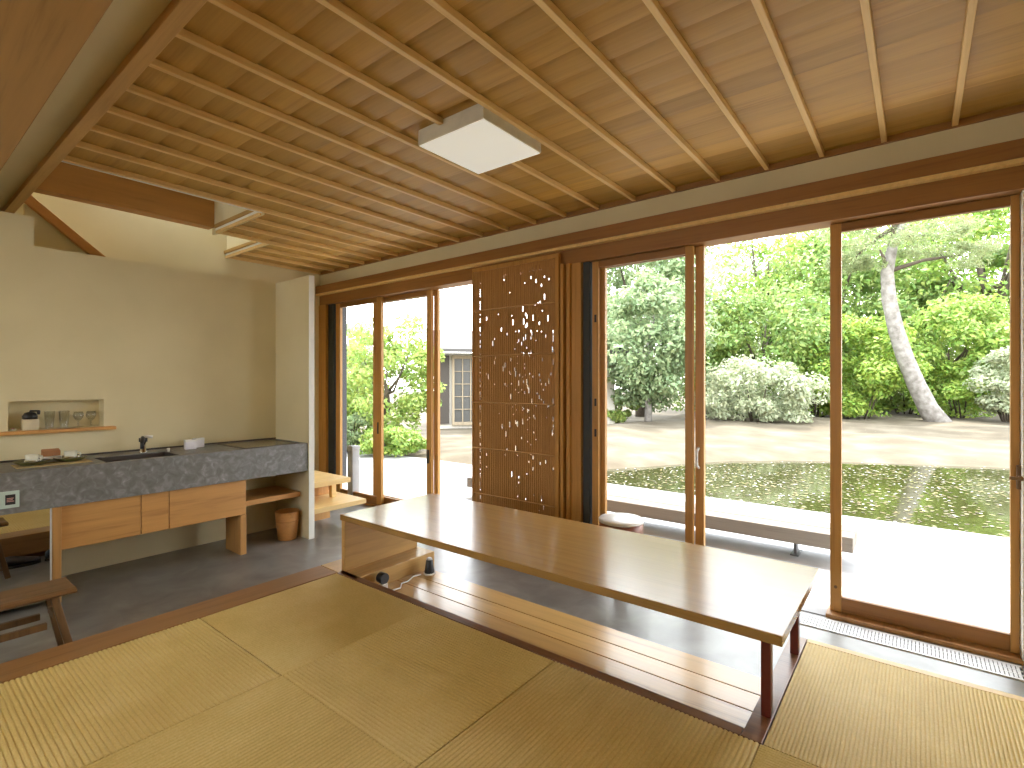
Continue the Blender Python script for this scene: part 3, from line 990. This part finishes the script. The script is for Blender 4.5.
# bench
bn = thing('garden_bench', 'long low weathered timber bench on the terrace', 'bench', (-2.0, 4.75, 0))
B(-4.3, -.375, 4.56, 4.745, .125, .24).build('plank', 'benchwood', bn, .006)
B(-4.3, -.375, 4.755, 4.94, .125, .24).build('plank', 'benchwood', bn, .006)
for x in (-3.9, -2.35, -.78):
    lg = MB(); lg.box(x - .03, x + .03, 4.64, 4.90, .117, .125); lg.box(x - .01, x + .01, 4.70, 4.80, .008, .117); lg.box(x - .03, x + .03, 4.66, 4.84, -.002, .008)
    lg.build('leg', plain('bench_steel', (.10, .10, .105), .5), bn)
# grey column of the eave and low pale post
struct(B(-6.47, -6.25, 4.1, 4.2, -.01, 2.8).build('column', 'grey_metal', bevel=.004), 'grey steel column outside beside the leftmost glass door', 'column')
pp = thing('bollard', 'short pale concrete post on the terrace behind the grey column', 'post', (-6.9, 4.6, 0))
q = at(353.5, 6.1, 0)
B(q.x - .05, q.x + .05, q.y - .05, q.y + .05, 0, .60).build('shaft', 'terrace', pp, .006)
B(q.x - .055, q.x + .055, q.y - .055, q.y + .055, .60, .645).build('cap', 'terrace', pp, .006)

# ground with the pond basin
def shore(x):
    return float(np.interp(x, [-7.5, -5.4, -4.1, -2.9, -1.9, 1.3, 6, 30], [6.2, 6.4, 7.9, 9.9, 10.9, 12.3, 13.2, 14]))
gx = np.concatenate([np.arange(-60, -12, 4), np.arange(-12, 12, .4), np.arange(12, 61, 4)])
gy = np.concatenate([np.arange(6.3, 20, .35), np.arange(20, 70, 4)])
g = MB()
vs = []
for y in gy:
    for x in gx:
        s = y - shore(x)
        wob = .03 * math.sin(x * 1.7 + y) + .02 * math.sin(y * 2.3 - x * .7)
        if s < 0:
            z = -.13 - .25 * min(1, -s / .8)
        else:
            z = -.13 + .13 * min(1, s / .6) + .22 * min(1, max(0, s - .6) / 5.0) + wob * min(1, s / 2)
        if x < -6.5:
            t = min(1, (-6.5 - x) / 1.5)
            z = z * (1 - t) + (-.01 + wob * .3) * t
        vs.append((x, y, z))
nxg = len(gx)
g.add(vs, [(j * nxg + i, j * nxg + i + 1, (j + 1) * nxg + i + 1, (j + 1) * nxg + i) for j in range(len(gy) - 1) for i in range(nxg - 1)], True)
struct(g.build('ground', 'sand'), 'pale sandy ground around the pond', 'ground')
wt = MB()
vs = [(-7.2, 6.38, -.1), (25, 6.38, -.1), (25, 15, -.1), (-7.2, 15, -.1)]
wt.add(vs, [(0, 1, 2, 3)])
struct(wt.build('pond', 'water'), 'still pond reflecting the trees', 'pond')


def quads(name, V, mat_, parent=None, loc=None):
    """V: (n,4,3) array of loose quads"""
    n = len(V)
    off = np.array(origin(parent) if parent is not None else (loc or (0, 0, 0)))
    me = bpy.data.meshes.new(name)
    me.vertices.add(n * 4)
    me.vertices.foreach_set('co', (V - off).astype(np.float32).ravel())
    me.loops.add(n * 4)
    me.loops.foreach_set('vertex_index', np.arange(n * 4, dtype=np.int32))
    me.polygons.add(n)
    me.polygons.foreach_set('loop_start', np.arange(0, n * 4, 4, dtype=np.int32))
    me.polygons.foreach_set('loop_total', np.full(n, 4, dtype=np.int32))
    me.update(calc_edges=True)
    o = bpy.data.objects.new(name, me)
    COL.objects.link(o)
    me.materials.append(mat_)
    if parent is not None:
        o.parent = parent
    elif loc is not None:
        o.location = loc
    return o


def unit(a):
    return a / np.maximum(1e-6, np.linalg.norm(a, axis=-1, keepdims=True))


def leaves(center, radii, n, size, clumps, seed, clump_r=.34, aspect=.5, drop=.35, zmin=None):
    n = int(n * 1.8); size *= .85
    r = np.random.default_rng(seed)
    center, radii = np.array(center), np.array(radii)
    d = unit(r.normal(size=(clumps, 3)))
    rad = r.uniform(.45, 1.0, (clumps, 1)) ** .6
    cc = center + d * rad * radii
    cr = clump_r * radii.mean() * r.uniform(.6, 1.25, (clumps, 1))
    idx = r.integers(0, clumps, n)
    off = unit(r.normal(size=(n, 3))) * (r.uniform(.3, 1, (n, 1)) ** .5)
    off[:, 2] *= .7
    p = cc[idx] + off * cr[idx]
    nrm = unit(off + np.array([0, 0, .7]) + .55 * r.normal(size=(n, 3)))
    t = unit(np.cross(nrm, r.normal(size=(n, 3))))
    t[:, 2] -= drop
    t = unit(t)
    b = unit(np.cross(nrm, t))
    s = size * r.uniform(.6, 1.3, (n, 1))
    V = np.stack([p + t * s * .5, p + b * s * aspect * .5, p - t * s * .5, p - b * s * aspect * .5], 1)
    if zmin is not None:
        V = V[V[:, :, 2].min(1) > zmin]
    return V


LM = {}
LM['mid'] = leafmat('leaf_mid_green', (.23, .33, .09))
LM['grey'] = leafmat('leaf_grey_green', (.26, .34, .17))
LM['bright'] = leafmat('leaf_bright_green', (.28, .40, .085))
LM['lime'] = leafmat('leaf_lime_green', (.29, .41, .075))
LM['pale'] = leafmat('leaf_pale_green', (.42, .46, .30), .3)
LM['pine'] = leafmat('pine_needles', (.27, .32, .15))
LM['dark'] = leafmat('leaf_dark_green', (.14, .21, .06))
LM['hedge'] = leafmat('leaf_hedge_green', (.30, .40, .10))


def gz(x, y):
    s = y - shore(x)
    if x < -7.5:
        return 0
    return .0 if s < .6 else .22 * min(1, (s - .6) / 5.0)


def tree(name, cat, label, px, d, ytop, ybot, wpx, leaf, n, size, clumps, seed, trunk=True, bark='darkbark', group=None, depth=1.0, aspect=.5, clump_r=.34, base_py=None):
    top = at(px, d, py=ytop)
    bot = at(px, d, py=ybot)
    rx_ = wpx / 2 / F_PX * d
    rz_ = (top.z - bot.z) / 2
    ctr = Vector((top.x, top.y, (top.z + bot.z) / 2))
    g0 = gz(ctr.x, ctr.y)
    root = thing(name, label, cat, (ctr.x, ctr.y, g0), group)
    quads('crown', leaves(ctr, (rx_, rx_ * depth, rz_), n, size, clumps, seed, clump_r, aspect, zmin=g0 + .03), LM[leaf], root)
    r = random.Random(seed)
    tm = MB()
    if trunk:
        zt = max(ctr.z, g0 + .4)
        p = [Vector((ctr.x + r.uniform(-.05, .05) * i, ctr.y + r.uniform(-.05, .05) * i, g0 - .1 + (zt - g0 + .1) * i / 5)) for i in range(6)]
        tr_ = .035 * (zt - g0) + .03
        tm.tube(p, [tr_ * (1 - .13 * i) for i in range(6)], 10)
        for i in range(6):
            e = ctr + Vector((r.uniform(-.6, .6) * rx_, r.uniform(-.6, .6) * rx_, r.uniform(-.1, .6) * rz_))
            s0 = p[2 + i % 3]
            tm.tube([s0, (s0 + e) / 2 + Vector((0, 0, -.1 * rz_)), e], [tr_ * .5, tr_ * .35, tr_ * .12], 7)
        tm.build('trunk', bark, root)
    else:
        for i in range(7):
            e = ctr + Vector((r.uniform(-.7, .7) * rx_, r.uniform(-.7, .7) * rx_, r.uniform(-.3, .5) * rz_))
            s0 = Vector((ctr.x + (e.x - ctr.x) * .3, ctr.y + (e.y - ctr.y) * .3, g0 - .05))
            tm.tube([s0, (s0 + e) / 2, e], [.03, .022, .01], 7)
        tm.build('stem', bark, root)
    return root


G1 = 'trees beyond the pond'
tree('broadleaf_tree', 'tree', 'round grey-green tree with a pale trunk right behind the glass door at the middle post', 648, 15.6, 272, 405, 105, 'grey', 9000, .20, 70, 1, bark='bark', group=G1)
tree('flowering_shrub', 'shrub', 'wide pale-leaved shrub on the bank behind the open doorway', 755, 15.3, 360, 424, 118, 'pale', 6500, .16, 60, 2, trunk=False, depth=.8)
tree('broadleaf_tree', 'tree', 'grey-green bushy tree rising just behind the pale shrub', 765, 18.5, 292, 395, 130, 'mid', 6500, .22, 60, 3, group=G1)
tree('leafy_shrub', 'shrub', 'yellow-green shrub at the foot of the leaning pine, on its near side', 858, 16.8, 318, 424, 90, 'lime', 6500, .18, 55, 4, trunk=False)
tree('leafy_shrub', 'shrub', 'yellow-green shrub between the pale shrub and the door stile', 815, 17.4, 330, 424, 62, 'lime', 4200, .18, 40, 5, trunk=False)
tree('broadleaf_tree', 'tree', 'bright green rounded tree to the right of the leaning pine', 952, 17.6, 298, 408, 108, 'bright', 8000, .20, 60, 6, group=G1)
tree('leafy_shrub', 'shrub', 'bright low shrub below the rounded tree beside the pine', 962, 16.6, 362, 422, 84, 'lime', 4000, .16, 40, 7, trunk=False)
tree('leafy_shrub', 'shrub', 'pale blue-green shrub at the far right end of the bank', 1010, 15.2, 345, 422, 66, 'pale', 4000, .16, 40, 8, trunk=False)
tree('broadleaf_tree', 'tree', 'light green tall tree filling the top right corner of the windows', 985, 21, 195, 330, 170, 'bright', 9000, .26, 60, 9, group=G1)
tree('broadleaf_tree', 'tree', 'mid green tall tree behind the leaning pine trunk', 890, 23, 255, 400, 150, 'mid', 9000, .28, 60, 10, group=G1)
tree('broadleaf_tree', 'tree', 'tall dark green tree in the gap between doorway and far right door', 825, 22, 220, 380, 120, 'mid', 7500, .28, 55, 12, group=G1)
tree('broadleaf_tree', 'tree', 'tall thin-leaved tree over the pale shrub, with sky showing through', 768, 24, 210, 340, 110, 'bright', 3000, .26, 40, 13, group=G1, clump_r=.28)
tree('broadleaf_tree', 'tree', 'tall grey-green tree above and behind the round tree', 640, 21, 225, 360, 150, 'grey', 9000, .28, 55, 14, group=G1)
tree('broadleaf_tree', 'tree', 'mid green tree in the gap beside the door with the metal handle', 708, 20, 300, 405, 80, 'hedge', 4500, .24, 45, 15, group=G1)
tree('broadleaf_tree', 'tree', 'dark tall tree at the very right edge behind the light green one', 1040, 20, 215, 410, 120, 'mid', 6000, .28, 50, 16, group=G1)
tree('leafy_shrub', 'shrub', 'low green shrub below the round tree near the house', 612, 17, 392, 424, 46, 'hedge', 2200, .17, 25, 17, trunk=False)

tree('leafy_shrub', 'shrub', 'mid green undergrowth shrub behind the base of the leaning pine', 905, 19.5, 350, 418, 90, 'hedge', 4000, .2, 40, 18, trunk=False)
tree('leafy_shrub', 'shrub', 'mid green undergrowth shrub behind the pale shrub and the doorway', 735, 19, 365, 420, 110, 'mid', 3500, .2, 40, 19, trunk=False)
tree('broadleaf_tree', 'tree', 'hazy light tree far behind the doorway, taller than the trees before it', 720, 27, 235, 395, 120, 'pale', 5000, .3, 50, 20, group=G1)
tree('broadleaf_tree', 'tree', 'far mid green tree filling the gap right of the rounded tree', 1010, 25, 250, 415, 130, 'hedge', 7000, .3, 50, 22, group=G1)
tree('broadleaf_tree', 'tree', 'far green tree closing the view behind the dark tall tree', 850, 28, 215, 415, 160, 'hedge', 7000, .32, 50, 23, group=G1)

# leaning pine
pb_ = at(938, 15.0, py=426)
pn = thing('pine_tree', 'pine tree with a pale curved leaning trunk', 'tree', (pb_.x, pb_.y, gz(pb_.x, pb_.y)))
pxs = [(942, 428), (928, 408), (916, 384), (905, 358), (896, 330), (889, 300), (887, 272), (893, 245), (903, 222)]
path = [at(a, 15.0 + i * .04, py=b) for i, (a, b) in enumerate(pxs)]
MB().tube(path, [.32, .25, .23, .215, .20, .185, .165, .13, .09], 14).build('trunk', 'bark', pn)
br = MB()
pv = []
for i, (cx, cy, w, hh) in enumerate(((880, 250, 90, 30), (925, 235, 90, 30), (855, 225, 70, 26), (960, 255, 60, 22), (895, 205, 110, 30), (850, 262, 44, 18))):
    c0 = at(cx, 15.0 + .3 * (i % 3), py=cy)
    pv.append(leaves(c0, (w / 2 / F_PX * 15.2, .9, hh / 2 / F_PX * 15.2), 1700, .17, 22, 60 + i, .34, .16))
    s0 = path[6 + i % 3]
    br.tube([s0, (s0 + c0) / 2 + Vector((0, 0, .1)), c0], [.07, .05, .02], 8)
quads('needles', np.concatenate(pv), LM['pine'], pn)
br.build('branch', 'darkbark', pn)

# planting and house seen through the left doors
tree('garden_tree', 'tree', 'airy light green tree seen through the doors next to the partition', 388, 11.2, 318, 440, 96, 'hedge', 6500, .13, 60, 31, bark='darkbark', clump_r=.3)
tree('hedge_shrub', 'shrub', 'low clipped green hedge shrub in front of the airy tree', 392, 9.9, 428, 458, 66, 'bright', 3600, .10, 45, 32, trunk=False)
tree('hedge_shrub', 'shrub', 'grey-green low shrub beside the short pale post', 352, 10.4, 415, 452, 44, 'grey', 2200, .11, 28, 33, trunk=False)
tree('garden_tree', 'tree', 'pale green tree partly hidden by the grey column', 352, 12.5, 325, 425, 52, 'pale', 3600, .14, 40, 34)
hs = thing('garden_house', 'low timber house with lattice windows beyond the terrace', 'house', tuple(at(520, 15.5, 0)))
A, Bp = at(438, 15.3, 0), at(616, 16.3, 0)
ax = (Bp - A).normalized()
ay = Vector((-ax.y, ax.x, 0))
Lh = (Bp - A).length
def hb(m, u0, u1, v0, v1, z0, z1):
    vs = [A + ax * u + ay * v + Vector((0, 0, z)) for z in (z0, z1) for v in (v0, v1) for u in (u0, u1)]
    return m.add(vs, [(0, 2, 3, 1), (4, 5, 7, 6), (0, 1, 5, 4), (2, 6, 7, 3), (0, 4, 6, 2), (1, 3, 7, 5)])
hb(MB(), 0, Lh, .1, 3, 0, 2.28).build('wall', 'shoji', hs)
m = MB()
vs = [A + ax * u + ay * v + Vector((0, 0, z)) for u, v, z in ((-.35, -.6, 2.26), (Lh + .35, -.6, 2.26), (Lh + .35, 1.6, 3.0), (-.35, 1.6, 3.0), (-.35, -.6, 2.36), (Lh + .35, -.6, 2.36), (Lh + .35, 1.6, 3.1), (-.35, 1.6, 3.1))]
m.add(vs, [(0, 3, 2, 1), (4, 5, 6, 7), (0, 1, 5, 4), (1, 2, 6, 5), (2, 3, 7, 6), (3, 0, 4, 7)])
m.build('roof', 'roof', hs)
hb(MB(), .04, .34, .02, .1, .15, 2.2).build('shutter', 'dim', hs)
for k in range(4):
    u = .42 + k * 1.22
    if u + 1.1 > Lh:
        break
    fmb = MB()
    hb(fmb, u, u + .07, .0, .1, .1, 2.2); hb(fmb, u + 1.05, u + 1.12, .0, .1, .1, 2.2); hb(fmb, u + .07, u + 1.05, .0, .1, 2.1, 2.2); hb(fmb, u + .07, u + 1.05, .0, .1, .1, .2)
    for q in range(1, 4):
        hb(fmb, u + .07 + q * .245 - .015, u + .07 + q * .245 + .015, .02, .1, .2, 2.1)
    for q in range(1, 5):
        hb(fmb, u + .07, u + 1.05, .025, .1, .2 + q * .38 - .012, .2 + q * .38 + .012)
    w_ = fmb.build('window', 'lattice', hs)
    pm = MB(); hb(pm, u + .07, u + 1.05, .06, .1, .2, 2.1)
    pm.build('pane', plain('dull_pane', (.07, .07, .065), .3), w_)

# floating leaves on the pond
r = np.random.default_rng(77)
n = 8500
X = r.uniform(-6, 9, n * 2); Y = r.uniform(6.5, 13.5, n * 2)
sh_ = np.array([shore(x) for x in X])
dens = .5 + .5 * np.sin(X * .9 + 1.3 * np.sin(Y * .8)) * np.sin(Y * 1.4 + X * .35)
ok = (Y < sh_ - .05) & (r.uniform(0, 1, n * 2) < .25 + .75 * dens)
X, Y = X[ok][:n], Y[ok][:n]
n = len(X)
s = r.uniform(.012, .035, (n, 1))
an = r.uniform(0, 6.28, n)
t = np.stack([np.cos(an), np.sin(an), np.zeros(n)], 1); b = np.stack([-np.sin(an), np.cos(an), np.zeros(n)], 1)
p = np.stack([X, Y, np.full(n, -.097) + r.uniform(0, .002, n)], 1)
V = np.stack([p + t * s, p + b * s * .8, p - t * s, p - b * s * .8], 1)
dw = quads('duckweed', V, leafmat('duckweed', (.115, .10, .03), .6, .1, .04))
dw['kind'] = 'stuff'
dw['label'] = 'small floating leaves scattered over the pond'
dw['category'] = 'pond weed'

n2_ = 1100
sel = r.permutation(n)[:n2_]
p2 = p[sel] + np.array([.05, .03, .004]) + np.stack([r.normal(0, .15, n2_), r.normal(0, .1, n2_), np.zeros(n2_)], 1)
p2 = p2[(p2[:, 1] > 6.5)]
m2 = len(p2)
V2 = np.stack([p2 + t[sel][:m2] * .02, p2 + b[sel][:m2] * .016, p2 - t[sel][:m2] * .02, p2 - b[sel][:m2] * .016], 1)
pt = quads('flecks', V2, plain('pale_fleck', (.45, .44, .40), .7))  # small pale flecks scattered among the floating leaves
pt['kind'] = 'stuff'
pt['label'] = 'pale petals floating on the pond'
pt['category'] = 'flecks'

# ------------------------------------------------------------------ light
w = bpy.data.worlds.new('sky')
SC.world = w
w.use_nodes = True
nt = w.node_tree
bg = nt.nodes['Background']
tc = N(nt, 'ShaderNodeTexCoord')
sepx = N(nt, 'ShaderNodeSeparateXYZ')
nt.links.new(tc.outputs['Generated'], sepx.inputs[0])
col = ramp(nt, sepx.outputs['Z'], [(.0, (1.0, .985, .95)), (.3, (.93, .965, 1.0)), (1.0, (.84, .92, 1.0))])
nt.links.new(col, bg.inputs['Color'])
bg.inputs['Strength'].default_value = 5.0
sd = bpy.data.lights.new('sun', 'SUN')
sd.energy = 5.0
sd.angle = math.radians(1.0)
sd.color = (1, .95, .86)
so = bpy.data.objects.new('sun', sd)
COL.objects.link(so)
sun_dir = Vector((-.12, math.cos(math.radians(66)), math.sin(math.radians(66))))   # towards the sun
so.rotation_euler = sun_dir.to_track_quat('Z', 'Y').to_euler()

# ------------------------------------------------------------------ camera
cd_ = bpy.data.cameras.new('camera')
cd_.sensor_width = 36
cd_.lens = F_PX / 1024 * 36
cd_.shift_y = -2 / 1024
cd_.clip_start = .03
cd_.clip_end = 300
co = bpy.data.objects.new('camera', cd_)
COL.objects.link(co)
co.location = (0, 0, H)
co.rotation_euler = (math.pi / 2, 0, TH)
SC.camera = co

SC.view_settings.view_transform = 'Standard'
SC.view_settings.look = 'None'
SC.view_settings.gamma = 1
SC.view_settings.use_curve_mapping = False
SC.view_settings.exposure = .8
cy = SC.cycles
cy.use_denoising = True
cy.max_bounces = 10
cy.diffuse_bounces = 6
cy.glossy_bounces = 5
cy.transmission_bounces = 6
cy.transparent_max_bounces = 16
cy.caustics_reflective = False
cy.caustics_refractive = False
cy.sample_clamp_indirect = 8
